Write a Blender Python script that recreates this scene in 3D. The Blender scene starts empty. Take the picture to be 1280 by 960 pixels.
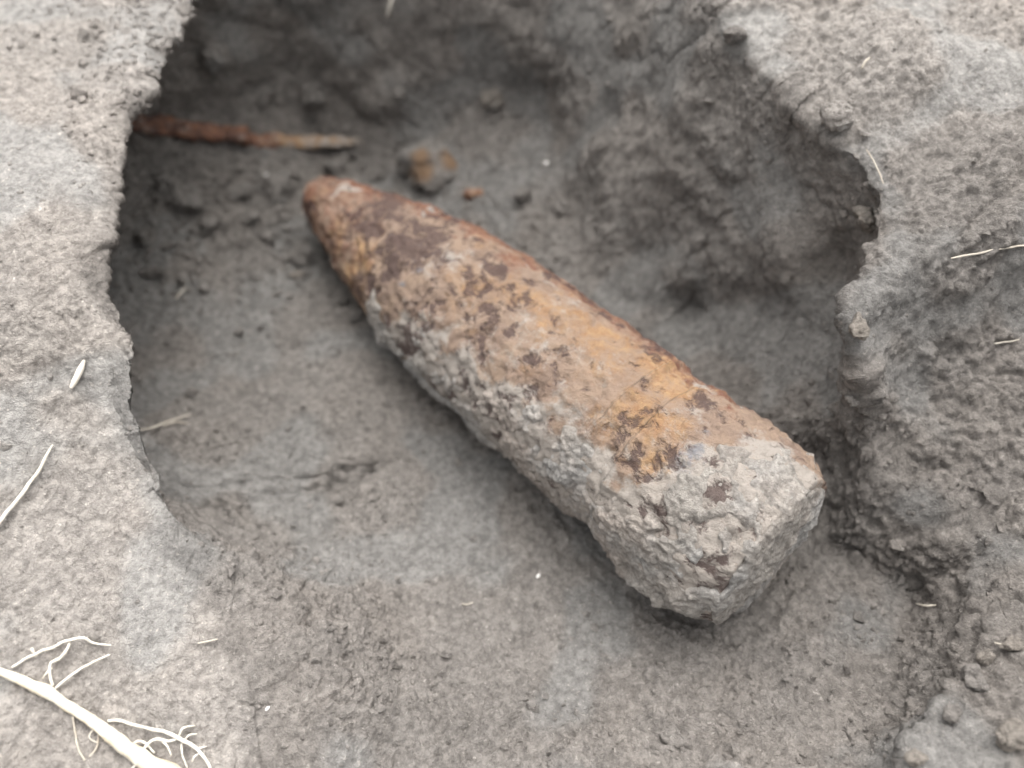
import bpy, math, random
import numpy as np
from mathutils import Matrix, Vector

random.seed(7)
rng = np.random.default_rng(7)
scene = bpy.context.scene
col = scene.collection

# ------------------------------------------------------------------ camera
PITCH = math.radians(55)
FPX = 1005.0                                   # focal length in photo pixels (1280 wide)
CAM = np.array([0, -.632 * math.cos(PITCH), .632 * math.sin(PITCH)])
RT = np.array([1.0, 0, 0])
UP = np.array([0, math.sin(PITCH), math.cos(PITCH)])
FW = np.array([0, math.cos(PITCH), -math.sin(PITCH)])
cam_d = bpy.data.cameras.new('camera')
cam_d.sensor_width = 36.0
cam_d.lens = 36.0 * FPX / 1280.0
cam_d.clip_start = .02
cam_d.clip_end = 200.0
cam_d.dof.use_dof = True
cam_d.dof.focus_distance = .50
cam_d.dof.aperture_fstop = 2.6
cam = bpy.data.objects.new('camera', cam_d)
cam.location = CAM
cam.rotation_euler = (math.pi / 2 - PITCH, 0, 0)
col.objects.link(cam)
scene.camera = cam

# ------------------------------------------------------------------ sky, sun, exposure
SUN_EL, SUN_AZ = math.radians(72), math.radians(15)      # azimuth from +Y, clockwise
world = bpy.data.worlds.new('World')
scene.world = world
world.use_nodes = True
wn = world.node_tree
for n in list(wn.nodes):
    wn.nodes.remove(n)
sky = wn.nodes.new('ShaderNodeTexSky')
sky.sky_type = 'NISHITA'
sky.sun_disc = False
sky.sun_elevation = SUN_EL
sky.sun_rotation = SUN_AZ % (2 * math.pi)
sky.air_density = 1.6
sky.dust_density = 6.0
hs = wn.nodes.new('ShaderNodeHueSaturation')             # overcast: most of the blue is gone
hs.inputs['Saturation'].default_value = .10
bg = wn.nodes.new('ShaderNodeBackground')
bg.inputs['Strength'].default_value = .15
wo = wn.nodes.new('ShaderNodeOutputWorld')
wn.links.new(sky.outputs[0], hs.inputs['Color'])
wn.links.new(hs.outputs[0], bg.inputs['Color'])
wn.links.new(bg.outputs[0], wo.inputs['Surface'])
sd = bpy.data.lights.new('sun', 'SUN')
sd.energy = 1.5
sd.angle = math.radians(70)
sd.color = (1.0, .965, .92)
sun = bpy.data.objects.new('sun', sd)
sdir = Vector((math.sin(SUN_AZ) * math.cos(SUN_EL), math.cos(SUN_AZ) * math.cos(SUN_EL), math.sin(SUN_EL)))
sun.rotation_euler = (-sdir).to_track_quat('-Z', 'Y').to_euler()
sun.location = sdir * 5
col.objects.link(sun)
scene.view_settings.view_transform = 'Standard'
scene.view_settings.look = 'None'
scene.view_settings.gamma = 1.0
scene.view_settings.exposure = 1.12
scene.view_settings.use_curve_mapping = False
scene.render.engine = 'CYCLES'
scene.cycles.use_denoising = True
scene.cycles.max_bounces = 4
scene.cycles.use_adaptive_sampling = True
scene.cycles.adaptive_threshold = .03


# ------------------------------------------------------------------ helpers
def ray(px, py):
    d = FW + RT * ((px - 640) / FPX) + UP * ((480 - py) / FPX)
    return d


def pt(px, py, depth):
    return CAM + ray(px, py) * depth


def pz(px, py, z):
    d = ray(px, py)
    return CAM + d * ((z - CAM[2]) / d[2])


_perm = np.random.default_rng(11).permutation(256).astype(np.int32)
_perm = np.concatenate([_perm, _perm, _perm])
_g = np.random.default_rng(12).normal(size=(256, 3)).astype(np.float32)
_g /= np.linalg.norm(_g, axis=1)[:, None]


_rot = np.array(Matrix.Rotation(.62, 3, 'X') @ Matrix.Rotation(.47, 3, 'Y') @ Matrix.Rotation(.81, 3, 'Z'))


def perlin(P, scale, seed=0):
    """gradient noise, about -0.6..0.6, on points P (n,3); scale = cell size in metres"""
    Q = (P.astype(np.float64) @ _rot) / scale + np.array([seed * 17.31, seed * 5.77, seed * 9.13])
    I = np.floor(Q)
    Fr = (Q - I).astype(np.float32)
    I = I.astype(np.int64) & 255
    w = Fr * Fr * Fr * (Fr * (Fr * 6 - 15) + 10)
    out = np.zeros(len(P), np.float32)
    for dx in (0, 1):
        hx = _perm[(I[:, 0] + dx) & 255]
        wx = w[:, 0] if dx else 1 - w[:, 0]
        for dy in (0, 1):
            hy = _perm[hx + ((I[:, 1] + dy) & 255)]
            wy = wx * (w[:, 1] if dy else 1 - w[:, 1])
            for dz in (0, 1):
                h = _perm[hy + ((I[:, 2] + dz) & 255)]
                gr = _g[h]
                dot = gr[:, 0] * (Fr[:, 0] - dx) + gr[:, 1] * (Fr[:, 1] - dy) + gr[:, 2] * (Fr[:, 2] - dz)
                out += dot * wy * (w[:, 2] if dz else 1 - w[:, 2])
    return out


def sstep(a, b, x):
    t = np.clip((x - a) / (b - a), 0, 1)
    return t * t * (3 - 2 * t)


def grid_mesh(name, V, nu, nv, closed_v=False):
    """mesh from an (nu, nv) grid of points"""
    V = np.asarray(V, np.float32).reshape(nu, nv, 3)
    idx = np.arange(nu * nv, dtype=np.int32).reshape(nu, nv)
    if closed_v:
        idx = np.concatenate([idx, idx[:, :1]], axis=1)
    q = np.stack([idx[:-1, :-1], idx[1:, :-1], idx[1:, 1:], idx[:-1, 1:]], axis=-1).reshape(-1, 4)
    return raw_mesh(name, V.reshape(-1, 3), q)


def raw_mesh(name, V, Fc):
    V = np.ascontiguousarray(V, np.float32)
    Fc = np.ascontiguousarray(Fc, np.int32)
    k = Fc.shape[1]
    me = bpy.data.meshes.new(name)
    me.vertices.add(len(V))
    me.vertices.foreach_set('co', V.ravel())
    me.loops.add(Fc.size)
    me.loops.foreach_set('vertex_index', Fc.ravel())
    me.polygons.add(len(Fc))
    me.polygons.foreach_set('loop_start', np.arange(0, Fc.size, k, dtype=np.int32))
    me.polygons.foreach_set('use_smooth', np.ones(len(Fc), bool))
    me.update(calc_edges=True)
    return me


def attr(me, name, values):
    a = me.attributes.new(name, 'FLOAT', 'POINT')
    a.data.foreach_set('value', np.ascontiguousarray(values, np.float32))


def obj(name, me, mat, parent=None, world_mat=None):
    o = bpy.data.objects.new(name, me)
    me.materials.append(mat)
    col.objects.link(o)
    if parent is not None:
        o.parent = parent
        if world_mat is None:                     # vertices are in world space: bring them to the parent's
            me.transform(parent.matrix_basis.inverted())
    return o


def tag(o, label=None, cat=None, group=None, kind=None):
    if label: o['label'] = label
    if cat: o['category'] = cat
    if group: o['group'] = group
    if kind: o['kind'] = kind
    return o


def empty(name, mat):
    o = bpy.data.objects.new(name, None)
    o.empty_display_size = .02
    o.matrix_basis = mat
    col.objects.link(o)
    return o


def recentre(o):
    """move a mesh object's origin to the bottom centre of its mesh"""
    n = len(o.data.vertices)
    co = np.empty(n * 3, np.float32)
    o.data.vertices.foreach_get('co', co)
    co = co.reshape(-1, 3)
    c = Vector(((co[:, 0].min() + co[:, 0].max()) / 2, (co[:, 1].min() + co[:, 1].max()) / 2, co[:, 2].min()))
    o.data.transform(Matrix.Translation(-c))
    o.matrix_basis = o.matrix_basis @ Matrix.Translation(c)
    return o


# ------------------------------------------------------------------ materials
def new_mat(name):
    m = bpy.data.materials.new(name)
    m.use_nodes = True
    nt = m.node_tree
    b = nt.nodes['Principled BSDF']
    b.inputs['Roughness'].default_value = .95
    b.inputs['Specular IOR Level'].default_value = .15
    return m, nt, b


class NT:
    def __init__(self, nt):
        self.nt = nt
        self.tc = nt.nodes.new('ShaderNodeTexCoord')

    def noise(self, scale, detail=4, rough=.6, vec=None, dist=0):
        n = self.nt.nodes.new('ShaderNodeTexNoise')
        n.inputs['Scale'].default_value = scale
        n.inputs['Detail'].default_value = detail
        n.inputs['Roughness'].default_value = rough
        n.inputs['Distortion'].default_value = dist
        self.nt.links.new(vec or self.tc.outputs['Object'], n.inputs['Vector'])
        return n.outputs['Fac']

    def voro(self, scale, feature='F1', out='Distance'):
        n = self.nt.nodes.new('ShaderNodeTexVoronoi')
        n.feature = feature
        n.inputs['Scale'].default_value = scale
        self.nt.links.new(self.tc.outputs['Object'], n.inputs['Vector'])
        return n.outputs[out]

    def attr(self, name):
        n = self.nt.nodes.new('ShaderNodeAttribute')
        n.attribute_name = name
        return n.outputs['Fac']

    def ramp(self, fac, a, b, lo=0.0, hi=1.0):
        n = self.nt.nodes.new('ShaderNodeMapRange')
        n.interpolation_type = 'SMOOTHSTEP'
        n.inputs['From Min'].default_value = a
        n.inputs['From Max'].default_value = b
        n.inputs['To Min'].default_value = lo
        n.inputs['To Max'].default_value = hi
        self.nt.links.new(fac, n.inputs['Value'])
        return n.outputs[0]

    def math(self, op, a, b=None):
        n = self.nt.nodes.new('ShaderNodeMath')
        n.operation = op
        for i, v in enumerate((a, b)):
            if v is None: continue
            if isinstance(v, (int, float)):
                n.inputs[i].default_value = v
            else:
                self.nt.links.new(v, n.inputs[i])
        return n.outputs[0]

    def mix(self, fac, a, b, mode='MIX'):
        n = self.nt.nodes.new('ShaderNodeMix')
        n.data_type = 'RGBA'
        n.blend_type = mode
        for sock, v in ((n.inputs[0], fac), (n.inputs[6], a), (n.inputs[7], b)):
            if isinstance(v, tuple):
                sock.default_value = (*v, 1)
            elif isinstance(v, (int, float)):
                sock.default_value = v
            else:
                self.nt.links.new(v, sock)
        return n.outputs[2]

    def bump(self, h, dist, strength=1.0, normal=None):
        n = self.nt.nodes.new('ShaderNodeBump')
        n.inputs['Distance'].default_value = dist
        n.inputs['Strength'].default_value = strength
        self.nt.links.new(h, n.inputs['Height'])
        if normal: self.nt.links.new(normal, n.inputs['Normal'])
        return n.outputs[0]


def soil_material(name, base, cool, warm, light, use_attr=True, use_lit_tone=True):
    m, nt, b = new_mat(name)
    k = NT(nt)
    c = k.mix(k.ramp(k.noise(9, 3), .40, .62), base, warm)
    if use_attr:
        c = k.mix(k.attr('smooth_cut'), c, cool)
    else:
        c = k.mix(k.ramp(k.noise(14, 3), .45, .65), c, cool)
    # dark organic flecks and pale sand grains
    fl = k.noise(240, 2, .7)
    c = k.mix(k.ramp(fl, .60, .74, 0, .55), c, tuple(v * .55 for v in base))
    c = k.mix(k.ramp(fl, .40, .26, 0, .7), c, light)
    v = k.math('MULTIPLY', k.ramp(k.noise(60, 3, .65), .3, .7, .88, 1.12), k.ramp(k.noise(190, 3, .7), .3, .7, .74, 1.24))
    g = nt.nodes.new('ShaderNodeCombineColor')
    for i in range(3): nt.links.new(v, g.inputs[i])
    c = k.mix(1.0, c, g.outputs[0], 'MULTIPLY')
    if use_lit_tone:                                 # sky light on the banks and shade in the pit, put into the colour
        dv_ = k.ramp(k.attr('lit_tone'), 0, 1, .84, 1.48)
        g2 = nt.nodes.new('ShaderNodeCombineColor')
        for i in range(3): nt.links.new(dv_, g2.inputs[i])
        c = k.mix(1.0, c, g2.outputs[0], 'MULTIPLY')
    nt.links.new(c, b.inputs['Base Color'])
    n = k.bump(k.noise(300, 4, .85), .0075, 1.0)
    nt.links.new(n, b.inputs['Normal'])
    return m


M_SOIL = soil_material('dry_grey_soil', (.285, .262, .241), (.278, .267, .253), (.291, .264, .240), (.50, .46, .42))
M_CLOD = soil_material('soil_clod', (.285, .262, .241), (.278, .267, .253), (.291, .264, .240), (.48, .45, .41), False)
M_PALE = soil_material('pale_tan_clod', (.315, .283, .25), (.31, .29, .265), (.325, .28, .235), (.48, .44, .39), False)
M_CRUST = soil_material('dry_soil_crust', (.405, .372, .337), (.405, .388, .368), (.405, .352, .31), (.54, .51, .47), False, False)


def rust_material(name):
    """old iron: colour fields come from the mesh (stains), grain from noise"""
    m, nt, b = new_mat(name)
    k = NT(nt)
    f1 = k.noise(48, 6, .7, dist=.4)
    f2 = k.noise(130, 5, .7)
    f3 = k.noise(33, 5, .75)
    tan = k.mix(k.ramp(f1, .35, .68), (.305, .222, .165), (.215, .155, .125))
    c = tan
    org = k.mix(k.ramp(f2, .3, .7), (.41, .268, .148), (.30, .172, .095))
    c = k.mix(k.ramp(k.math('ADD', k.attr('rust'), k.math('MULTIPLY', k.math('SUBTRACT', f1, .5), 2.4)), .15, 1.0), c, org)
    red = k.mix(k.ramp(f2, .35, .7), (.24, .125, .08), (.17, .085, .062))
    c = k.mix(k.ramp(k.math('ADD', k.attr('brown'), k.math('MULTIPLY', k.math('SUBTRACT', f2, .5), 1.3)), .3, .75), c, red)
    # dust caught in the roughness
    c = k.mix(k.ramp(k.math('ADD', k.attr('dust'), k.math('MULTIPLY', k.math('SUBTRACT', k.noise(85, 5, .75), .5), 2.2)), .3, .85, 0, .9), c, (.37, .335, .30))
    # blue-grey bare scale
    c = k.mix(k.ramp(k.math('ADD', k.attr('scale_blue'), k.math('MULTIPLY', k.math('SUBTRACT', f2, .5), 1.2)), .4, .8, 0, .8), c, (.19, .20, .225))
    # dark haematite patches
    dk = k.math('ADD', k.attr('dark'), k.math('MULTIPLY', k.math('SUBTRACT', k.noise(64, 4, .68, dist=.4), .5), 3.0))
    c = k.mix(k.ramp(dk, .40, .80, 0, .85), c, (.085, .058, .053))
    nt.links.new(c, b.inputs['Base Color'])
    rel_ = k.math('SUBTRACT', k.noise(130, 6, .78), k.math('MULTIPLY', k.ramp(dk, .4, .8), .30))
    n = k.bump(rel_, .0060, 1.0)
    nt.links.new(n, b.inputs['Normal'])
    b.inputs['Roughness'].default_value = .85
    return m


M_RUST = rust_material('corroded_iron')


def root_material(name, a, bcol, dirt):
    m, nt, b = new_mat(name)
    k = NT(nt)
    c = k.mix(k.ramp(k.noise(70, 4), .4, .65), a, bcol)
    c = k.mix(k.ramp(k.noise(160, 5, .7), .55, .72, 0, .7), c, dirt)
    nt.links.new(c, b.inputs['Base Color'])
    nt.links.new(k.bump(k.noise(400, 4), .001, .6), b.inputs['Normal'])
    b.inputs['Roughness'].default_value = .7
    return m


M_ROOT = root_material('pale_root', (.64, .59, .49), (.55, .47, .35), (.30, .25, .19))
M_ROOTLET = root_material('white_rootlet', (.64, .60, .53), (.56, .51, .43), (.38, .34, .28))
M_FIBRE = root_material('tan_fibre', (.44, .40, .34), (.40, .35, .29), (.30, .26, .22))

# ------------------------------------------------------------------ the shell's axis (needed by the soil around it)
NOSE = pt(395, 241, .800)
BASE = pt(963, 690, .524)
AX = BASE - NOSE
LEN = float(np.linalg.norm(AX))
AX = AX / LEN
RAD = .0675


def shell_radius(a):
    """a: 0 nose .. 1 base"""
    a = np.asarray(a, float)
    og = np.clip(a / .50, 0, 1)
    r = .0190 + (RAD - .0190) * np.sin(og * math.pi / 2)
    r = np.where(a > .93, RAD - (a - .93) * .05, r)
    groove = sstep(.775, .785, a) * (1 - sstep(.815, .823, a))
    r = r - .0030 * groove
    r = r - .0060 * sstep(.965, 1.0, a) ** 1.6
    r = r - .0040 * (1 - sstep(0, .02, a))
    return r


# ------------------------------------------------------------------ ground: one sheet with the pit dug into it
# rim of the pit in plan, clockwise: x, y, lip height, wall width w, undercut o, slope of the bank beyond
def rim(px, py, zl, w, o, sl):
    q = pz(px, py, zl)
    return [q[0], q[1], zl, w, o, sl]


RIM = np.array([
    rim(330, 960, .004, .11, -.01, .22),
    rim(288, 800, .016, .10, -.01, .22),
    rim(207, 620, .046, .09, .022, .18),
    rim(172, 510, .080, .14, .085, .10),
    rim(158, 420, .108, .18, .140, .04),
    rim(132, 300, .130, .20, .170, .02),
    rim(162, 150, .145, .18, .170, .02),
    rim(238, 0, .155, .15, .13, .04),
    [-.262, .410, .20, .10, .02, .15],
    [-.150, .470, .25, .11, -.01, .20],
    [.010, .475, .27, .12, -.01, .25],
    [.140, .405, .24, .14, -.01, .25],
    rim(908, 0, .185, .11, .00, .20),
    rim(932, 50, .170, .14, .012, .18),
    rim(1030, 150, .160, .15, .035, .18),
    rim(1080, 260, .150, .12, .045, .20),
    rim(1066, 420, .120, .09, .040, .30),
    rim(1098, 530, .050, .055, -.012, .55),
    rim(1200, 620, .028, .055, -.012, .60),
    rim(1285, 705, .036, .05, -.005, .45),
    rim(1152, 940, .036, .045, .014, .35),
    [.165, -.390, .045, .10, -.01, .25],
    [.000, -.460, .030, .20, -.02, .20],
    [-.110, -.400, .012, .12, -.02, .25],
])


def catmull(P, n, closed=True):
    P = np.asarray(P, float)
    N = len(P)
    out = []
    segs = N if closed else N - 1
    for i in range(segs):
        if closed:
            p0, p1, p2, p3 = P[(i - 1) % N], P[i], P[(i + 1) % N], P[(i + 2) % N]
        else:
            p0, p1, p2, p3 = P[max(i - 1, 0)], P[i], P[i + 1], P[min(i + 2, N - 1)]
        t = np.linspace(0, 1, n, endpoint=False)[:, None]
        out.append(.5 * ((2 * p1) + (-p0 + p2) * t + (2 * p0 - 5 * p1 + 4 * p2 - p3) * t ** 2 + (-p0 + 3 * p1 - 3 * p2 + p3) * t ** 3))
    if not closed:
        out.append(P[-1:])
    return np.concatenate(out)


def axis_coords(lo, hi, step, far, fine=None):
    core = np.arange(lo, hi + step / 2, step)
    if fine:
        core = np.concatenate([core[core < fine[0] - step / 2], np.arange(fine[0], fine[1], step / 2), core[core >= fine[1]]])
    g = []
    s, d = step, 0
    while d < far:
        s *= 1.16
        d += s
        g.append(d)
    g = np.array(g)
    return np.concatenate([lo - g[::-1], core, core[-1] + g])


gx = axis_coords(-.47, .43, .00125, 14.0, (-.34, -.08))
gy = axis_coords(-.36, .56, .00125, 14.0)
nx, ny = len(gx), len(gy)

# coarse fields, then spread to the fine grid
rc = catmull(RIM, 14)
tang = np.roll(rc[:, :2], -1, 0) - np.roll(rc[:, :2], 1, 0)
nrm = np.stack([-tang[:, 1], tang[:, 0]], 1)
nrm /= np.linalg.norm(nrm, axis=1)[:, None]
cen = RIM[:, :2].mean(0)
if np.mean(np.sum(nrm * (rc[:, :2] - cen), 1)) < 0:
    nrm = -nrm
cx = np.concatenate([gx[gx < -.47][::2], np.arange(-.47, .43, .0065), gx[gx >= .43][::2], gx[-1:]])
cy = np.concatenate([gy[gy < -.36][::2], np.arange(-.36, .56, .0065), gy[gy >= .56][::2], gy[-1:]])
cx, cy = np.unique(cx), np.unique(cy)
CX, CY = np.meshgrid(cx, cy, indexing='ij')
cp = np.stack([CX.ravel(), CY.ravel()], 1)
best = np.full(len(cp), 1e9)
bi = np.zeros(len(cp), int)
for j in range(len(rc)):
    d = (cp[:, 0] - rc[j, 0]) ** 2 + (cp[:, 1] - rc[j, 1]) ** 2
    mk = d < best
    best[mk] = d[mk]
    bi[mk] = j
dv = cp - rc[bi, :2]
side = np.sum(dv * nrm[bi], 1)
dist = np.sqrt(best)
# inside test by crossing number
ins = np.zeros(len(cp), bool)
x1, y1 = rc[:, 0], rc[:, 1]
x2, y2 = np.roll(x1, -1), np.roll(y1, -1)
for j in range(len(rc)):
    c = ((y1[j] > cp[:, 1]) != (y2[j] > cp[:, 1])) & (cp[:, 0] < (x2[j] - x1[j]) * (cp[:, 1] - y1[j]) / (y2[j] - y1[j] + 1e-12) + x1[j])
    ins ^= c
sgn = np.where(dist < .012, side, np.where(ins, -dist, dist))
# softened weights along the rim, so that fields vary smoothly away from it
fields = [sgn, nrm[bi, 0], nrm[bi, 1], rc[bi, 2], rc[bi, 3], rc[bi, 4], rc[bi, 5]]


def blur(a, n):
    for _ in range(n):
        a = (np.pad(a, ((1, 1), (0, 0)), 'edge')[:-2] + 2 * a + np.pad(a, ((1, 1), (0, 0)), 'edge')[2:]) / 4
        a = (np.pad(a, ((0, 0), (1, 1)), 'edge')[:, :-2] + 2 * a + np.pad(a, ((0, 0), (1, 1)), 'edge')[:, 2:]) / 4
    return a


def spread(a):
    a = a.reshape(len(cx), len(cy))
    t = np.empty((nx, len(cy)))
    for j in range(len(cy)):
        t[:, j] = np.interp(gx, cx, a[:, j])
    o = np.empty((nx, ny))
    for i in range(nx):
        o[i] = np.interp(gy, cy, t[i])
    return o.ravel()


S = spread(fields[0])
NX, NY, ZL, W, OV, SL = [spread(blur(f.reshape(len(cx), len(cy)), 9)) for f in fields[1:]]
nl = np.sqrt(NX ** 2 + NY ** 2) + 1e-9
NX, NY = NX / nl, NY / nl
GX, GY = np.meshgrid(gx, gy, indexing='ij')
U, V = GX.ravel(), GY.ravel()
P0 = np.stack([U, V, np.zeros_like(U)], 1)
near = np.exp(-np.maximum(np.hypot(U, V - .1) - .6, 0) / .3)
# ragged rim
S0 = S
PR = np.stack([U - NX * S0, V - NY * S0, np.zeros_like(U)], 1)          # foot point on the rim
rside = sstep(-.05, .12, U)
DEL = near * ((.010 + .006 * rside) * perlin(PR, .06, 1) + (.004 + .004 * rside) * perlin(PR, .022, 2) + (.005 + .002 * rside) * perlin(PR, .011, 3))
S = S + DEL
ZL = ZL + near * (.010 * perlin(P0, .07, 4))


def floor_z(x, y):
    z = -.058 - .055 * y
    z = z - .035 * sstep(-.12, -.34, x) * sstep(.02, .25, y)          # deeper under the left bank
    z = z + 1.1 * np.maximum(-.14 - y, 0) ** 2 * 1.2
    z = z + .10 * np.maximum(x - .10, 0)
    e = (x - NOSE[0]) * .735 + (y - NOSE[1]) * .678 - .085                 # soil rises behind the shell
    z = z + (.55 - .40 * sstep(.05, -.12, y)) * (np.sqrt(np.maximum(e, 0) ** 2 + .02 ** 2) - .02)
    z = z + .046 * np.exp(-(((x - NOSE[0] + .015) ** 2 + (y - NOSE[1] - .010) ** 2) / .055 ** 2))     # soil heaped at the nose
    z = z + .012 * np.exp(-(((x + .24) ** 2 + (y + .02) ** 2) / .10 ** 2))
    return z


tau = np.clip((S + W) / W, 0, 1)
wall = (S > -W) & (S <= 0)
ZF = floor_z(U, V)
b0n, b1n, b2n = -W, -.55 * W + 1.9 * OV, -.30 * W + 1.7 * OV
notch = .006 * sstep(-.002, .02, OV)
b3z = ZL - notch
b2z = ZL - .012 - .25 * np.maximum(OV, 0) - .02 * sstep(0, .03, OV)
b1z = ZF - .001
t = tau
noff = (1 - t) ** 3 * b0n + 3 * (1 - t) ** 2 * t * b1n + 3 * (1 - t) * t ** 2 * b2n
zw = (1 - t) ** 3 * ZF + 3 * (1 - t) ** 2 * t * b1z + 3 * (1 - t) * t ** 2 * b2z + t ** 3 * b3z
X, Y, Z = U.copy(), V.copy(), ZF.copy()
sh = np.where(wall, noff - S0 - DEL * (2 * t - 1) ** 4, 0)
X += NX * sh
Y += NY * sh
Z = np.where(wall, zw, Z)
SS = .30
bank = ZL + SL * SS * (1 - np.exp(-np.maximum(S, 0) / SS)) - notch * np.exp(-np.maximum(S, 0) / .006)
bank = bank + (.20 - bank) * sstep(.35, 1.2, S)
Z = np.where(S > 0, bank, Z)
P = np.stack([X, Y, Z], 1)

# hand-placed swellings and hollows: photo pixel, height guess, radius, amount
DENTS = [
    (1045, 690, .0, .018, .006), (395, 415, -.05, .020, .016), (440, 425, -.05, .017, .013), (300, 470, -.05, .03, -.006),
    (1243, 358, .15, .009, -.030), (1215, 430, .14, .035, -.018), (1110, 590, .05, .030, .002),
    (1030, 760, .0, .04, .014), (1180, 640, .06, .03, .006), (1130, 700, .04, .022, -.005),
    (980, 320, .05, .035, .020), (900, 330, .0, .03, .018), (855, 385, -.03, .016, -.020),
    (1040, 330, .07, .018, -.022), (950, 440, .0, .035, .012), (840, 60, .10, .045, .022),
    (760, 120, .05, .03, -.012), (800, 170, .02, .010, -.022), (815, 160, .02, .008, -.016), (690, 90, .06, .03, .008),
    (255, 75, .03, .006, -.008), (285, 85, .03, .02, .010), (560, 150, .0, .04, .008),
    (860, 840, -.01, .03, .012), (900, 855, -.01, .012, -.012), (830, 925, .0, .008, -.010),
    (390, 910, .0, .035, .010), (100, 740, .06, .05, .012), (60, 300, .11, .07, .012),
    (1120, 80, .17, .05, .014), (1180, 200, .17, .05, -.010), (700, 300, -.06, .03, -.010),
    (300, 830, -.005, .012, -.010), (960, 870, .0, .025, -.008), (1000, 700, .0, .02, -.010),
]


def grid_normals(P):
    G = P.reshape(nx, ny, 3)
    a = np.gradient(G, axis=0)
    b = np.gradient(G, axis=1)
    n = np.cross(a, b).reshape(-1, 3)
    return n / (np.linalg.norm(n, axis=1)[:, None] + 1e-12)


N = grid_normals(P)
vis = near
wallm = sstep(-1.35, -.7, S / W) * (1 - sstep(.0, .02, S))
smooth = sstep(.02, .22, perlin(P, .075, 21) + .35 * perlin(P, .03, 22))
smooth = np.maximum(smooth * .9, sstep(.10, .02, np.abs(S - .012)) * 0)
fine_floor = sstep(.16, .05, np.hypot(P[:, 0] + .02, P[:, 1] + .10))
lbank = sstep(-.005, .01, S) * sstep(-.05, -.15, P[:, 0])
rough = (1 - .60 * smooth) * (1 - .25 * fine_floor) * (1 - .45 * lbank)
lit_tone = sstep(-.012, .02, S + .03 * perlin(P, .06, 23) + .012 * perlin(P, .015, 24))  # painted brightness: high on the open banks, low in the shaded pit
lit_tone = lit_tone * np.where(P[:, 0] < 0, 1.0, .18 + .82 * sstep(.0, .22, P[:, 1]))
lit_tone = np.maximum(lit_tone, .35 * sstep(.0, -.2, P[:, 1] + .5 * P[:, 0] + .02 * perlin(P, .05, 25)))
rough = rough * (1 - .45 * wallm * sstep(-.06, .06, P[:, 1]))
disp = np.zeros(len(P))
for px, py, zg, r, a in DENTS:
    q = pz(px, py, zg)
    d2 = (P[:, 0] - q[0]) ** 2 + (P[:, 1] - q[1]) ** 2 + .6 * (P[:, 2] - q[2]) ** 2
    disp += a * np.exp(-d2 / r ** 2)
right_wall = sstep(.05, .14, P[:, 0]) * sstep(-.35, -.2, P[:, 1] * -1 * -1) * (1 - sstep(.25, .32, S + .3))
lump = np.abs(perlin(P, .060, 5))
lump2 = np.abs(perlin(P, .030, 6))
disp += vis * (.020 * perlin(P, .14, 7) * (.5 + wallm))
disp += vis * (.017 * (lump - .25) * (.15 + .85 * np.maximum(wallm, sstep(.03, .1, P[:, 0]) * .9)))
disp += vis * (.009 * (lump2 - .25) * rough * (.35 + .65 * wallm))
lipf = 1 - .25 * sstep(.6, .9, tau) * (S <= 0)
lipf = lipf * (1 - .4 * (1 - rside) * np.exp(-(S / .018) ** 2))
disp *= lipf
rough = rough * lipf
disp += vis * rough * (.0075 * np.abs(perlin(P, .016, 8)) + .0045 * perlin(P, .009, 9))
disp += vis * rough * (.0085 * np.abs(perlin(P, .0068, 10)) + .0050 * np.abs(perlin(P, .0040, 13)))
# shallow cracks
ck = np.abs(perlin(P + .02 * np.stack([perlin(P, .03, 14)] * 3, 1), .05, 15))
disp -= vis * .003 * np.exp(-(ck / .018) ** 2) * sstep(-.05, .15, perlin(P, .12, 16)) * wallm
far = 1 - vis
disp += far * .03 * perlin(P, .9, 17)
P = P + N * disp[:, None]

# keep the soil out of the shell
rel = P - NOSE
aa = rel @ AX
foot = NOSE + AX * aa[:, None]
dd = np.linalg.norm(P - foot, axis=1)
rr = shell_radius(np.clip(aa / LEN, 0, 1)) + .0015
inside = (dd < rr) & (aa > -.002) & (aa < LEN + .003)
P[:, 2] = np.where(inside, np.minimum(P[:, 2], foot[:, 2] - .45 * rr), P[:, 2])

ground_me = grid_mesh('ground', P, nx, ny)
attr(ground_me, 'smooth_cut', smooth)
attr(ground_me, 'lit_tone', lit_tone)
ground = obj('ground', ground_me, M_SOIL)
tag(ground, 'dried grey crumbly soil with a dug pit and undercut rims', None, None, 'structure')
bpy.context.view_layer.update()


def hit(px, py, lift=0.0):
    """point of the ground seen at a photo pixel"""
    d = Vector(ray(px, py)).normalized()
    ok, loc, nor, _ = ground.ray_cast(Vector(CAM), d)
    if not ok:
        return np.array(pz(px, py, .05)), np.array([0, 0, 1.0])
    if nor.dot(d) > 0: nor = -nor
    return np.array(loc) + np.array(nor) * lift, np.array(nor)


def depth_of(p):
    return float((p - CAM) @ FW)


# ------------------------------------------------------------------ the artillery shell
xa = Vector(AX)
ya = xa.cross(Vector((0, 0, 1))).normalized()          # sideways, towards lower left of the picture
if ya.x > 0: ya = -ya
za = xa.cross(ya)
if za.z < 0: za = -za; 
MS = Matrix(((xa.x, ya.x, za.x, BASE[0]), (xa.y, ya.y, za.y, BASE[1]), (xa.z, ya.z, za.z, BASE[2]), (0, 0, 0, 1)))
ya, za = np.array(ya), np.array(za)
shell = empty('artillery_shell', MS)
tag(shell, 'rust-pitted artillery shell caked with grey soil lying in the pit', 'shell')


def shell_points(av, nth, extra=None):
    th = np.linspace(0, 2 * math.pi, nth, endpoint=False)
    A, T = np.meshgrid(av, th, indexing='ij')
    A, T = A.ravel(), T.ravel()
    r = shell_radius(A)
    dirn = np.cos(T)[:, None] * za + np.sin(T)[:, None] * ya
    base = NOSE + AX * (A * LEN)[:, None]
    return A, T, r, dirn, base


_sh = {}


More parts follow.
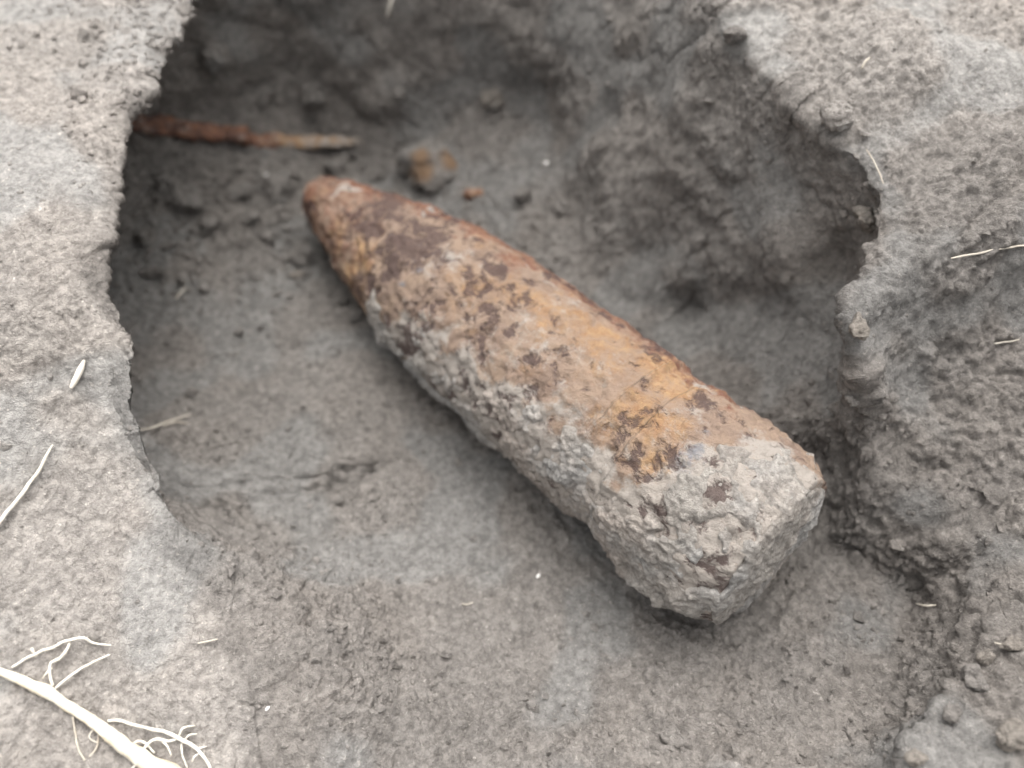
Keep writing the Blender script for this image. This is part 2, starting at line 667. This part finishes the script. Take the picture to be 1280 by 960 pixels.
def shell_hit(px, py):
    """point on the shell's plain surface seen at a photo pixel"""
    if (px, py) in _sh: return _sh[px, py]
    d = ray(px, py)
    d = d / np.linalg.norm(d)
    p = CAM + d * np.arange(.35, 1.1, .0008)[:, None]
    a = (p - NOSE) @ AX
    q = np.linalg.norm(p - NOSE - AX * a[:, None], axis=1) - shell_radius(np.clip(a / LEN, 0, 1))
    q = np.where((a > -.002) & (a < LEN + .002), q, 9)
    i = np.where(q < 0)[0]
    i = i[0] if len(i) else int(np.argmin(q))
    _sh[px, py] = p[i]
    return p[i]


def blobs(P, lst, seed, jitter=.010):
    """stain strength on points P from a list of (px, py, radius, amount)"""
    Pj = P + jitter * np.stack([perlin(P, .02, seed), perlin(P, .02, seed + 1), perlin(P, .02, seed + 2)], 1)
    o = np.zeros(len(P))
    for px, py, r, a in lst:
        q = shell_hit(px, py)
        o = np.maximum(o, a * np.exp(-np.sum((Pj - q) ** 2, 1) / r ** 2))
    return o


DARK = [(470, 280, .036, .70), (520, 300, .040, .78), (495, 330, .028, .70), (440, 265, .016, .6), (490, 360, .013, .6),
        (545, 270, .028, .6), (620, 340, .014, .35), (660, 350, .012, .5), (620, 365, .010, .5), (675, 455, .008, .75), (600, 420, .010, .4),
        (640, 470, .010, .4), (700, 400, .012, .3), (890, 500, .008, .6), (740, 465, .008, .4), (900, 540, .010, .3), (560, 300, .02, .5), (640, 410, .008, .5)]
RUST = [(a_, b_, c_, d_ * .78) for a_, b_, c_, d_ in [(390, 270, .022, 1.0), (400, 300, .02, .9), (455, 320, .022, 1.2), (440, 350, .024, 1.2), (420, 300, .02, 1.1), (400, 240, .016, .6), (590, 350, .022, .9), (640, 370, .02, .7), (680, 380, .022, .75), (750, 460, .022, .8),
        (600, 300, .02, .55), (700, 400, .030, .75), (760, 420, .032, .85), (840, 470, .032, 1.15), (800, 530, .030, 1.05), (820, 580, .022, .9),
        (720, 370, .02, .6), (575, 395, .014, .5), (660, 460, .012, .5), (815, 630, .008, .7), (730, 460, .018, .45), (790, 450, .02, .6), (450, 380, .016, .9)]]
BROWN = [(385, 250, .020, .9), (395, 285, .016, .6), (600, 290, .026, .75), (650, 325, .024, .75), (540, 265, .024, .7), (720, 365, .020, .5), (690, 345, .020, .6),
         (500, 250, .020, .7), (920, 520, .016, .8), (900, 490, .010, .9), (590, 380, .02, .3), (800, 425, .016, .4), (440, 400, .014, .8)]
DUST = [(440, 235, .012, .6), (560, 320, .03, .45), (680, 440, .03, .45), (720, 520, .03, .5), (640, 400, .03, .5), (560, 400, .03, .6),
        (860, 520, .02, .45), (900, 600, .05, .8), (700, 560, .05, .9), (800, 650, .06, .9), (590, 470, .04, .8), (880, 480, .012, .7)]
BLUE = [(525, 335, .008, .8), (860, 570, .014, .7), (850, 600, .010, .6), (880, 545, .010, .5), (690, 500, .014, .35), (500, 355, .008, .6), (910, 620, .012, .4)]


CR_ON = [(640, 530, .05, 1.0), (580, 480, .035, 1.0), (720, 590, .05, 1.0), (520, 440, .035, 1.0), (560, 500, .04, 1.0), (620, 540, .045, 1.0), (680, 590, .05, 1.0), (740, 640, .05, 1.0), (800, 680, .05, 1.1), (860, 720, .05, 1.1),
         (760, 580, .035, .8), (640, 490, .025, .7), (850, 640, .05, 1.0), (900, 620, .05, 1.0), (950, 600, .045, .9), (980, 610, .04, 1.0), (930, 680, .05, 1.1),
         (490, 420, .02, .9), (720, 520, .025, .55), (960, 560, .02, .5), (435, 235, .013, .9), (700, 500, .02, .5), (600, 440, .02, .6), (545, 425, .025, .8)]
CR_OFF = [(840, 470, .040, 1.0), (800, 540, .032, .9), (720, 440, .05, 1.0), (640, 420, .03, .7), (620, 350, .05, .9), (860, 570, .014, .4), (480, 340, .03, .9), (910, 520, .02, .7), (815, 630, .008, .5)]


def build_shell_part(name, a0, a1, na, nth, cap0=False, cap1=False):
    av = np.linspace(a0, a1, na)
    A, T, r, dirn, base = shell_points(av, nth)
    Pb = base + dirn * r[:, None]
    dsp = .0030 * perlin(Pb, .03, 31) + .0030 * perlin(Pb, .010, 32) + .0022 * perlin(Pb, .0050, 33)
    pit = np.maximum(perlin(Pb, .012, 34) - .12, 0)
    dsp -= .008 * pit
    Pb = Pb + dirn * dsp[:, None]
    rows = [Pb.reshape(na, nth, 3)]

    def cap(ring, c, inward):
        out = []
        for f in np.linspace(1, 0, 22)[1:]:
            q = c + (ring - c) * max(f, .002)
            q = q + AX * ((.0022 * perlin(q, .02, 35) + .0014 * perlin(q, .006, 36)) * (1 - f ** 6))[:, None] + AX * inward * (1 - f ** 3)
            out.append(q[None])
        return out
    if cap0:
        rows = cap(rows[0][0], NOSE + AX * a0 * LEN, -.003)[::-1] + rows
    if cap1:
        rows = rows + cap(rows[-1][-1], NOSE + AX * a1 * LEN, .002)
    G = np.concatenate(rows, 0)
    Pv = G.reshape(-1, 3)
    me = grid_mesh(name, Pv, len(G), nth, closed_v=True)
    Av = (Pv - NOSE) @ AX / LEN
    radial = Pv - NOSE - AX * (Av * LEN)[:, None]
    radial /= np.linalg.norm(radial, axis=1)[:, None] + 1e-9
    right = radial @ -ya                                     # +1 on the upper right flank
    attr(me, 'dark', np.maximum(1.2 * blobs(Pv, DARK, 41), .45 - .16 * sstep(.3, .85, Av) + .7 * perlin(Pv, .045, 56)))
    attr(me, 'rust', blobs(Pv, RUST, 44))
    attr(me, 'brown', np.maximum(blobs(Pv, BROWN, 47), .65 * sstep(.15, .75, right) + .5 * sstep(.5, .15, Av)) * (1 - sstep(.84, .93, Av)))
    attr(me, 'dust', np.maximum(.50 * blobs(Pv, DUST, 50) + .12 - .22 * sstep(.4, .15, Av) + .5 * perlin(Pv, .04, 57), 1.0 * sstep(.1, .75, blobs(Pv, CR_ON, 61, .030) - .6 * blobs(Pv, CR_OFF, 64, .022))))
    attr(me, 'scale_blue', blobs(Pv, BLUE, 53))
    return obj(name, me, M_RUST, shell)


build_shell_part('nose', 0, .052, 24, 180, cap0=True)
build_shell_part('body', .0535, .774, 300, 260)
build_shell_part('driving_band_groove', .7745, .8225, 26, 260)
build_shell_part('base', .823, 1.0, 80, 260, cap1=True)

# soil stuck to the shell: thick on its lower left flank and over the base
av = np.linspace(.05, 1.004, 480)
nth = 480
A, T, r, dirn, base = shell_points(av, nth)
Pb = base + dirn * r[:, None]
view = CAM - Pb
mask = blobs(Pb, CR_ON, 61, .030) - blobs(Pb, CR_OFF, 64, .022)
und = dirn @ np.array([-.73 * .74 * 1.0, -.5, -.62])
mask = np.maximum(mask, sstep(.25, .8, und) * sstep(.24, .34, A) * 1.0)
mask = mask + 1.2 * perlin(Pb, .028, 67) + .8 * perlin(Pb, .011, 68) + .25 * perlin(Pb, .005, 69)
cov = sstep(.45, .95, mask)
thick = -.0050 + .0068 * cov
thick = thick - .0015 * sstep(.955, 1.004, A) ** 2 * (1 + 1.2 * perlin(Pb, .02, 77)) * (thick > -.004)
thick = thick + cov * (.0030 * perlin(Pb, .022, 70) + .0026 * perlin(Pb, .009, 71) + .0026 * perlin(Pb, .0042, 72) + .0014 * perlin(Pb, .0024, 78))
for px, py, rr_, am in [(782, 700, .013, .006), (800, 720, .012, .006), (822, 745, .011, .008), (850, 752, .012, .006), (480, 425, .012, .007), (500, 440, .012, .005), (545, 490, .014, .004), (600, 545, .012, .004), (900, 765, .02, .003), (765, 690, .009, .004)]:
    q = shell_hit(px, py)
    thick = thick + am * np.exp(-np.sum((Pb - q) ** 2, 1) / rr_ ** 2) * (.8 + .9 * perlin(Pb, .011, 73)) * (1 - sstep(.97, 1.0, A))
Pc = (Pb + dirn * thick[:, None]).reshape(480, nth, 3)
caps = []
ring = Pc[-1]
cB = NOSE + AX * LEN * 1.004
for f in np.linspace(1, 0, 70)[1:]:
    q = cB + (ring - cB) * max(f, .002)
    h = .0020 + .004 * perlin(q, .03, 74) + .0034 * perlin(q, .009, 75) + .0024 * perlin(q, .0042, 76)
    q = q + AX * (h * (1 - f ** 8) + .0025 * (1 - f ** 3))[:, None]
    caps.append(q[None])
G = np.concatenate([Pc] + caps, 0)
cme = grid_mesh('soil_crust', G.reshape(-1, 3), len(G), nth, closed_v=True)
crust = obj('soil_crust', cme, M_CRUST, shell)
crust['label'] = 'pale grey dried soil caked on the flank and base'

# ------------------------------------------------------------------ rusty iron strip in the back wall
def ribbon_tube(name, pts, widths, thick, normals, nseg=120, nside=20, rough_amp=.0025, seed=80):
    """flattened bar along pts; widths across the view, thick along the normals"""
    c = catmull(pts, nseg // (len(pts) - 1), closed=False)
    n = catmull(normals, nseg // (len(pts) - 1), closed=False)
    w = catmull(np.array(widths)[:, None], nseg // (len(pts) - 1), closed=False)[:, 0]
    tg = np.gradient(c, axis=0)
    tg /= np.linalg.norm(tg, axis=1)[:, None]
    b = np.cross(tg, n)
    b /= np.linalg.norm(b, axis=1)[:, None]
    n = np.cross(b, tg)
    th = np.linspace(0, 2 * math.pi, nside, endpoint=False)
    cs, sn = np.cos(th), np.sin(th)
    sq = 1 / np.maximum(np.abs(cs), np.abs(sn)) ** .6
    G = c[:, None] + b[:, None] * (cs * sq)[None, :, None] * (w / 2)[:, None, None] + n[:, None] * (sn * sq)[None, :, None] * thick / 2
    endf = np.ones(len(c)); endf[0] = endf[-1] = .05
    G = c[:, None] + (G - c[:, None]) * endf[:, None, None]
    Pv = G.reshape(-1, 3)
    out = (G - c[:, None]).reshape(-1, 3)
    out /= np.linalg.norm(out, axis=1)[:, None] + 1e-9
    Pv = Pv + out * (rough_amp * 1.6 * perlin(Pv, .018, seed) + rough_amp * perlin(Pv, .007, seed + 1) + rough_amp * .5 * perlin(Pv, .0035, seed + 2))[:, None]
    return grid_mesh(name, Pv, len(c), nside, closed_v=True), Pv


sp = [(150, 150), (178, 153), (235, 161), (300, 168), (318, 175), (380, 178), (440, 177), (466, 180)]
hp = [hit(x, y) for x, y in sp]
pts = np.array([h[0] for h in hp])
nn = np.mean([h[1] for h in hp], 0)
tt = np.linspace(0, 1, len(pts))
fit = np.stack([np.polyval(np.polyfit(tt[1:], pts[1:, k], 2), tt) for k in range(3)], 1)
dir_c = np.array([ray(x, y) for x, y in sp])
dep = np.array([(q - CAM) @ FW for q in fit])
act = np.array([(h[0] - CAM) @ FW for h in hp])
act[0] = act[1]
dep = np.minimum(.5 * dep + .5 * act, act) - np.array([.004, .004, .004, .004, .003, .001, -.002, -.008])
dep = np.convolve(np.pad(dep, 1, 'edge'), [.25, .5, .25], 'valid')
pts = CAM + dir_c * dep[:, None]
sme, Pv = ribbon_tube('rusty_iron_strip', pts, [.020, .021, .019, .016, .014, .014, .012, .007], .009, np.array([nn] * len(pts)), 210, 26, .0034)
lx = np.linspace(0, 1, len(Pv))
attr(sme, 'dark', .55 * sstep(.62, .2, lx) + .1)
attr(sme, 'rust', .15 + .75 * sstep(.5, .66, lx))
attr(sme, 'brown', 1.0 * sstep(.78, .45, lx) + .15)
attr(sme, 'dust', .30 + .50 * sstep(.55, .9, lx))
attr(sme, 'scale_blue', 0 * lx)
tag(recentre(obj('rusty_iron_strip', sme, M_RUST)), 'rusty brown iron strip half buried along the back wall', 'iron strip')


# ------------------------------------------------------------------ clods
def ico(sub):
    import bmesh
    bm = bmesh.new()
    bmesh.ops.create_icosphere(bm, subdivisions=sub, radius=1)
    v = np.array([q.co[:] for q in bm.verts])
    f = np.array([[q.index for q in p.verts] for p in bm.faces])
    bm.free()
    return v, f


ICO4, ICO1, ICO2 = ico(5), ico(1), ico(2)


def lit_tone_at(p):
    return float(lit_tone[int(np.argmin(np.sum((P - p) ** 2, 1)))])  # painted brightness of the nearest ground point


def clod_mesh(name, c, size, squash, rot, seed, blocky=.95):
    v, f = ICO4
    r = np.random.default_rng(seed)
    # cut by random planes for blunt facets
    p = v.copy()
    for _ in range(9):
        n = r.normal(size=3); n /= np.linalg.norm(n)
        d = r.uniform(.5, .85)
        ex = p @ n - d
        p = p - n * (np.maximum(ex, 0) * blocky)[:, None]
    q = p * np.array(squash) * size
    ca, sa = math.cos(rot), math.sin(rot)
    q = q @ np.array([[ca, sa, 0], [-sa, ca, 0], [0, 0, 1]])
    w = q + c
    nv = v
    d = size * (.55 * perlin(w, size * .9, seed % 50 + 3) + .28 * np.abs(perlin(w, size * .4, seed % 50 + 4)))
    d = d + .0022 * np.abs(perlin(w, .005, 9)) + .0012 * perlin(w, .003, 10)
    w = w + nv * d[:, None]
    me = raw_mesh(name, w, f)
    attr(me, 'lit_tone', np.full(len(w), lit_tone_at(c)))
    return me


# photo pixel, width in px, squash (x, y, z), rotation, sink share, material, label
CLODS = [
    (268, 72, 46, (1, .8, .55), .2, .35, M_CLOD, 'blocky grey soil clod high on the back wall near the left bank'),
    (352, 244, 34, (.75, 1, .8), .3, .35, M_CLOD, 'rounded grey clod touching the tip of the shell'),
    (228, 258, 44, (1, .62, .55), .5, .35, M_CLOD, 'flat-topped clod below the dark end of the iron strip'),
    (185, 300, 26, (1, .8, .6), 1.0, .35, M_CLOD, 'small clod half under the left bank rim'),
    (300, 245, 24, (1, .9, .7), .1, .35, M_CLOD, 'small clod between the iron strip and the shell tip'),
    (378, 322, 26, (.8, 1, .8), .0, .4, M_CLOD, 'bluish clod pressed against the orange nose of the shell'),
    (372, 346, 12, (1, .9, .9), .0, .3, M_PALE, 'tiny pale crumb below the bluish clod at the nose'),
    (430, 378, 13, (1, .9, .8), .0, .3, M_CLOD, 'little crumb wedged under the shell nose'),
    (447, 397, 14, (1, .8, .8), .6, .3, M_CLOD, 'crumb lying where the grey crust of the shell begins'),
    (616, 125, 30, (.8, 1, .6), .4, .4, M_PALE, 'pale clod set in the middle of the back wall'),
    (500, 118, 26, (1, .7, .6), .9, .4, M_CLOD, 'grey clod on the back wall above the end of the strip'),
    (655, 245, 22, (1, .8, .7), .2, .4, M_CLOD, 'small clod right of the rust-stained lump'),
    (1046, 152, 44, (.8, 1, .8), .5, .3, M_CLOD, 'upper clod hanging on the right rim notch'),
    (1085, 276, 40, (.9, 1, .8), .0, .3, M_PALE, 'tan clod on the right rim'),
    (1072, 410, 34, (.7, 1.3, .7), .0, .35, M_PALE, 'elongated pale clod on the right rim below the tan one'),
    (1064, 500, 20, (1, 1, .8), .4, .3, M_CLOD, 'small clod at the lower end of the right rim'),
    (1212, 850, 32, (.9, 1, .8), .3, .3, M_CLOD, 'upper clod on the edge of the cleft'),
    (1186, 895, 26, (1, .9, .8), .8, .3, M_CLOD, 'lower clod on the edge of the cleft'),
    (1142, 948, 26, (1, .8, .7), .1, .3, M_PALE, 'pale clod at the lower end of the cleft'),
    (1268, 918, 48, (1, .8, .6), .4, .35, M_PALE, 'pale clod in the lower right corner'),
    (1228, 822, 22, (1, .8, .8), .2, .3, M_PALE, 'small pale clod at the head of the cleft'),
    (845, 928, 34, (.9, 1, .6), .3, .45, M_CLOD, 'clod beside a short crack near the bottom edge'),
    (768, 692, 14, (1, .9, .9), .3, .3, M_CLOD, 'crumb fallen below the ragged crust of the shell'),
    (1262, 805, 30, (1.2, .7, .6), .1, .35, M_PALE, 'tan clod at the right edge above the cleft'),
    (920, 48, 30, (1, .8, .7), .3, .35, M_CLOD, 'clod at the top of the right rim'),
    (214, 234, 26, (1, .7, .7), .3, .35, M_CLOD, 'clod just under the dark left end of the iron strip'),
    (262, 286, 22, (1, .8, .7), .9, .35, M_CLOD, 'clod on the crumbly floor below the flat-topped one'),
    (318, 276, 20, (.9, 1, .8), .4, .35, M_CLOD, 'clod on the crumbly floor left of the shell tip'),
    (196, 345, 24, (1, .7, .6), .2, .35, M_CLOD, 'clod beside the left rim at the foot of the undercut'),
    (335, 300, 16, (1, .9, .8), 1.2, .3, M_CLOD, 'little clod left of the bluish one'),
    (420, 216, 22, (1, .6, .7), .3, .35, M_CLOD, 'grey clod behind the tip of the shell'),
    (470, 222, 20, (1, .8, .7), .7, .35, M_CLOD, 'clod between the shell tip and the rust-stained lump'),
    (395, 118, 30, (1, .8, .6), .2, .4, M_CLOD, 'clod on the back wall straight above the middle of the strip'),
    (330, 128, 24, (1, .7, .7), .8, .4, M_CLOD, 'clod on the back wall above the step in the strip'),
    (700, 262, 18, (1, .8, .7), .5, .35, M_CLOD, 'small clod on the slope behind the middle of the shell'),
    (240, 492, 14, (.7, 1, .9), .0, .25, M_CLOD, 'small knob standing on the floor near the left rim'),
]
for i, (px, py, wpx, sq, rot, sink, mt, lab) in enumerate(CLODS):
    p, n = hit(px, py)
    size = wpx * depth_of(p) / FPX / 2 * (1.3 if px < 480 and py < 420 else 1)
    c = p + np.array([0, 0, 1]) * size * sq[2] * (1.15 - 2 * sink) + n * size * .1
    o = recentre(obj('soil_clod', clod_mesh('soil_clod', c, size, sq, rot, 100 + i * 7), mt))
    tag(o, lab, 'clod', 'clods of soil in and around the pit')

# rust-stained lump and a flake
p, n = hit(545, 208)
size = 84 * depth_of(p) / FPX / 2
me = clod_mesh('rust_stained_lump', p + np.array([0, 0, -.22 * size]), size, (1.2, .8, .8), -.25, 611)
me_m = soil_material('rust_stained_soil', (.285, .262, .241), (.278, .267, .253), (.291, .264, .240), (.48, .45, .41), False)
nt = me_m.node_tree
k = NT(nt)
b = nt.nodes['Principled BSDF']
src = b.inputs['Base Color'].links[0].from_socket
fac = k.math('ADD', k.attr('stain'), k.math('MULTIPLY', k.math('SUBTRACT', k.noise(90, 4), .5), .9))
nt.links.new(k.mix(k.ramp(fac, .25, .95, 0, .75), src, (.28, .165, .085)), b.inputs['Base Color'])
co = np.empty(len(me.vertices) * 3, np.float32); me.vertices.foreach_get('co', co); co = co.reshape(-1, 3)
st = np.zeros(len(co))
for qx, qy, r in [(527, 212, .016), (526, 198, .013), (563, 200, .014)]:
    dq = ray(qx, qy)
    w = co - CAM
    tdep = w @ FW
    st = np.maximum(st, np.exp(-np.sum((w - dq * tdep[:, None]) ** 2, 1) / r ** 2))
attr(me, 'stain', st)
lump_o = obj('rust_stained_lump', me, me_m)
tag(recentre(lump_o), 'grey lump with orange rust stains behind the shell nose', 'lump')

p, n = hit(592, 242)
size = 26 * depth_of(p) / FPX / 2
me = clod_mesh('rust_flake', p, size, (1.2, .6, .35), .1, 633, .8)
for nm, v in (('dark', .1), ('rust', .55), ('brown', .6), ('dust', .35), ('scale_blue', 0)):
    attr(me, nm, np.full(len(me.vertices), v))
tag(recentre(obj('rust_flake', me, M_RUST)), 'small brown rust flake on the soil right of the stained lump', 'rust flake')


# ------------------------------------------------------------------ roots
def tube_mesh(name, pts, radii, seed=0, nside=12, sub=8, amp=.12):
    c = catmull(pts, sub, closed=False)
    r = catmull(np.array(radii, float)[:, None], sub, closed=False)[:, 0]
    r = np.maximum(r, .00012)
    m = float(np.mean(r))
    c = c + np.stack([perlin(c, m * 9, seed + 1), perlin(c, m * 9, seed + 2), perlin(c, m * 9, seed + 3)], 1) * m * 1.1
    tg = np.gradient(c, axis=0)
    tg /= np.linalg.norm(tg, axis=1)[:, None] + 1e-12
    ref = np.array([.3, .2, 1.0])
    b = np.cross(tg, ref); b /= np.linalg.norm(b, axis=1)[:, None] + 1e-12
    n = np.cross(b, tg)
    th = np.linspace(0, 2 * math.pi, nside, endpoint=False)
    r2 = r.copy(); r2[0] *= .3; r2[-1] *= .15
    off = b[:, None] * np.cos(th)[None, :, None] + n[:, None] * np.sin(th)[None, :, None]
    G = c[:, None] + off * r2[:, None, None]
    Pv = G.reshape(-1, 3)
    Pv = Pv + off.reshape(-1, 3) * (np.repeat(r2, nside) * (amp * 2 * perlin(Pv, m * 3, seed) + amp * perlin(Pv, m * 1.2, seed + 5)))[:, None]
    return grid_mesh(name, Pv, len(c), nside, closed_v=True)


def path(pxs, lift):
    out = []
    for i, (x, y) in enumerate(pxs):
        l = lift[i] if isinstance(lift, (list, tuple)) else lift
        xx, yy = min(max(x, 4), 1276), min(y, 956)
        p, n = hit(x, y)
        out.append(p + np.array([0, 0, 1]) * l)
    return np.array(out)


MAIN = [(-40, 812), (0, 836), (22, 846), (45, 860), (64, 869), (85, 884), (110, 900), (135, 916), (160, 934), (185, 950), (215, 970), (245, 990), (300, 1035), (360, 1085)]
mp = path(MAIN, .002)
mz = mp[:, 2].copy()
mp[:, 2] = np.convolve(np.pad(mz, 2, 'edge'), np.ones(5) / 5, 'valid') * .6 + .4 * np.maximum.reduce([mz, np.roll(mz, 1), np.roll(mz, -1)]) + .001
mp[-1, 2] -= .03
d_ = depth_of(mp[5]) / FPX
q0 = Vector(mp.mean(0))
root = empty('thick_root', Matrix.Translation(q0))
tag(root, 'thick cream white root with forked rootlets in the lower left corner', 'root')
obj('stem', tube_mesh('stem', mp, [v * d_ for v in (5, 5, 5, 7, 7.5, 6.5, 7, 8, 8.5, 10, 12, 12, 12, 10)], 3, 20, 12, .16), M_ROOT, root)
LETS = [
    ([(16, 836), (45, 821), (70, 812), (90, 803), (108, 801), (120, 806), (141, 808)], [2.2, 2.4, 2.6, 2.6, 2.4, 2.0, 1.4]),
    ([(90, 804), (86, 815), (78, 826), (68, 833), (66, 845), (68, 860)], [2.2, 2.6, 3.0, 2.2, 2.2, 2.4]),
    ([(56, 850), (63, 844), (68, 836)], [1.4, 1.6, 1.6]),
    ([(70, 862), (95, 846), (112, 835), (141, 819)], [2.4, 2.2, 2.2, 1.6]),
    ([(136, 902), (160, 904), (185, 912), (212, 917), (226, 925), (245, 935), (256, 946), (266, 966)], [2.6, 2.6, 2.6, 3.0, 3.2, 3.0, 2.6, 2.2]),
    ([(225, 923), (232, 912), (246, 908)], [1.8, 2.0, 1.2]),
    ([(232, 927), (240, 921), (248, 918)], [1.6, 1.6, 1.0]),
    ([(178, 940), (190, 930), (200, 926), (213, 928), (230, 922)], [3.0, 2.6, 2.4, 2.2, 1.8]),
    ([(204, 927), (212, 934), (216, 946)], [1.8, 1.8, 1.0]),
    ([(228, 930), (231, 944), (236, 962)], [1.6, 1.4, 1.0]),
    ([(246, 936), (253, 937), (260, 934)], [1.6, 1.6, 1.0]),
    ([(252, 942), (246, 948), (242, 954)], [1.6, 1.4, 1.0]),
    ([(162, 936), (176, 929), (186, 932), (196, 942)], [2.4, 2.2, 2.0, 1.4]),
    ([(184, 950), (176, 956), (166, 964)], [3.0, 2.4, 1.8]),
    ([(48, 822), (45, 815), (43, 812)], [1.8, 2.6, 1.2]),
    ([(128, 912), (120, 915), (116, 924), (124, 930)], [1.4, 1.2, 1.0, .8]),
]
for i, (pp, rd) in enumerate(LETS):
    lf = [.0022 + .0025 * math.sin(2.2 * j / max(1, len(pp) - 1) * 1.4) for j in range(len(pp))]
    obj('rootlet', tube_mesh('rootlet', path(pp, lf), [v * d_ * .78 for v in rd], 20 + i, 8, 8, .18), M_ROOTLET, root)
for pp in ([(92, 896), (95, 915), (99, 935), (108, 952)], [(125, 918), (122, 935), (112, 948)]):
    obj('fibre', tube_mesh('fibre', path(pp, .0012), [1.4 * d_] * len(pp), 60, 6, 8), M_FIBRE, root)

LOOSE = [
    ('thin_root', [(70, 560), (60, 576), (48, 598), (28, 625), (8, 650), (-15, 680)], [1.2, 1.8, 2.2, 2.4, 2.4, 2.2], .004, M_ROOTLET, 'thin white root curving to the left edge of the bank'),
    ('root_fragment', [(108, 452), (104, 462), (97, 478), (90, 488)], [1.6, 3.6, 4.0, 2.0], .003, M_ROOTLET, 'short thick white root fragment on the left bank'),
    ('root_fibre', [(176, 542), (196, 538), (215, 530), (240, 522)], [1.0, 1.3, 1.2, .8], .005, M_FIBRE, 'pale fibre sticking out below the left rim'),
    ('root_fibre', [(206, 536), (222, 531), (238, 532)], [.8, 1.0, .6], .004, M_FIBRE, 'short side fibre lying beside the pale fibre below the left rim'),
    ('root_fibre', [(249, 806), (260, 804), (274, 801)], [1.0, 1.4, .8], .003, M_FIBRE, 'tiny fibre on the slope right of the thick root'),
    ('root_fibre', [(484, 26), (488, 12), (495, -2), (500, -14)], [1.4, 1.8, 1.6, 1.4], .004, M_ROOTLET, 'white fibre hanging at the top edge of the back wall'),
    ('root_fibre', [(1185, 328), (1215, 323), (1250, 316), (1290, 311)], [1.0, 1.4, 1.4, 1.4], .004, M_FIBRE, 'long tan fibre above the dark hole in the right bank'),
    ('root_fibre', [(1074, 92), (1078, 84), (1085, 78)], [1.0, 1.6, 1.0], .004, M_FIBRE, 'small curved pale fibre on the upper right bank'),
    ('root_fibre', [(1080, 192), (1092, 212), (1102, 236)], [.7, .9, .7], .004, M_FIBRE, 'fine hair root above the tan rim clod'),
    ('root_fibre', [(1238, 806), (1258, 809), (1290, 810)], [1.0, 1.5, 1.3], .004, M_FIBRE, 'pale fibre crossing the right edge near the cleft'),
    ('root_fibre', [(1143, 757), (1155, 759), (1168, 758)], [.9, 1.4, .9], .003, M_FIBRE, 'short pale fibre on the lower right slope'),
    ('root_fibre', [(1240, 433), (1255, 431), (1272, 428)], [.8, 1.2, .8], .003, M_FIBRE, 'short tan fibre on the right bank below the dark hole'),
    ('root_fibre', [(222, 379), (229, 371), (236, 364)], [.7, 1.0, .7], .006, M_FIBRE, 'hair-thin fibre poking out of the left rim'),
    ('root_fibre', [(577, 756), (584, 757), (592, 754)], [.7, 1.1, .7], .002, M_FIBRE, 'tiny curved fibre on the smooth floor below the shell'),
]
for i, (nm, pp, rd, lift, mt, lab) in enumerate(LOOSE):
    pa = path(pp, lift)
    dd_ = depth_of(pa[1]) / FPX
    tag(recentre(obj(nm, tube_mesh(nm, pa, [v * dd_ for v in rd], 200 + 9 * i, 8, 8), mt)), lab, 'root')

SPECKS = [(683, 205, 9, 'bright white chip on the back wall right of the shell nose'),
          (371, 344, 7, 'white chip on the floor beside the shell nose'),
          (673, 721, 8, 'white chip on the smooth floor in the shade of the shell'),
          (332, 219, 7, 'white chip between the iron strip and the shell tip'),
          (334, 886, 8, 'pale yellowish chip on the bottom left slope')]
m, nt, b = new_mat('white_chip')
k = NT(nt)
nt.links.new(k.mix(k.noise(300), (.6, .58, .55), (.48, .46, .43)), b.inputs['Base Color'])
for i, (px, py, wpx, lab) in enumerate(SPECKS):
    p, n = hit(px, py)
    size = wpx * depth_of(p) / FPX / 2
    v, f = ICO2
    r_ = np.random.default_rng(900 + i)
    w = v * np.array([1, .6, .5]) * size
    w = w * (1 + .3 * perlin(w + i, size * .8, 5))[:, None]
    an = r_.uniform(0, 1.0) + .6
    w = w @ np.array([[math.cos(an), math.sin(an), 0], [-math.sin(an), math.cos(an), 0], [0, 0, 1]]) + p + n * size * .3
    tag(recentre(obj('stone_chip', raw_mesh('stone_chip', w, f), m)), lab, 'stone chip', 'white chips in the soil')

# ------------------------------------------------------------------ loose crumbs of soil: uncountable
cand = np.where((np.abs(U) < .42) & (V > -.34) & (V < .5) & (vis > .9) & ~inside)[0]
wgt = .35 + 6.0 * np.exp(-((P[cand, 0] + .25) ** 2 + (P[cand, 1] - .25) ** 2) / .12 ** 2) + .5 * rough[cand]
wgt *= np.where((N[cand, 2] > .25), 1, .7)
wgt *= (1 - .75 * fine_floor[cand]) * np.where(S[cand] > 0, .22, 1)
pick = rng.choice(cand, 11000, p=wgt / wgt.sum())
v, f = ICO1
VV, FF = [], []
sz = np.clip(rng.lognormal(-6.55, .5, len(pick)), .0008, .0055)
sz *= 1 + 1.5 * np.exp(-((P[pick, 0] + .25) ** 2 + (P[pick, 1] - .22) ** 2) / .12 ** 2) * rng.random(len(pick))
sz *= np.where(S[pick] > 0, .7, 1)
for j, i_ in enumerate(pick):
    w = v * (1 + rng.uniform(-.5, .4, (len(v), 1))) * (sz[j] * rng.uniform(.6, 1.1, 3))
    VV.append(w + P[i_] + N[i_] * sz[j] * .1)
    FF.append(f + j * len(v))

crumb = obj('soil_crumbs', raw_mesh('soil_crumbs', np.concatenate(VV), np.concatenate(FF)), M_SOIL)
attr(crumb.data, 'lit_tone', np.repeat(lit_tone[pick], len(v)))
attr(crumb.data, 'smooth_cut', np.repeat(smooth[pick] * .3, len(v)))
crumb.data.polygons.foreach_set('use_smooth', np.zeros(len(crumb.data.polygons), bool))
tag(crumb, 'loose grey soil crumbs scattered over the pit floor and banks', 'soil crumbs', None, 'stuff')
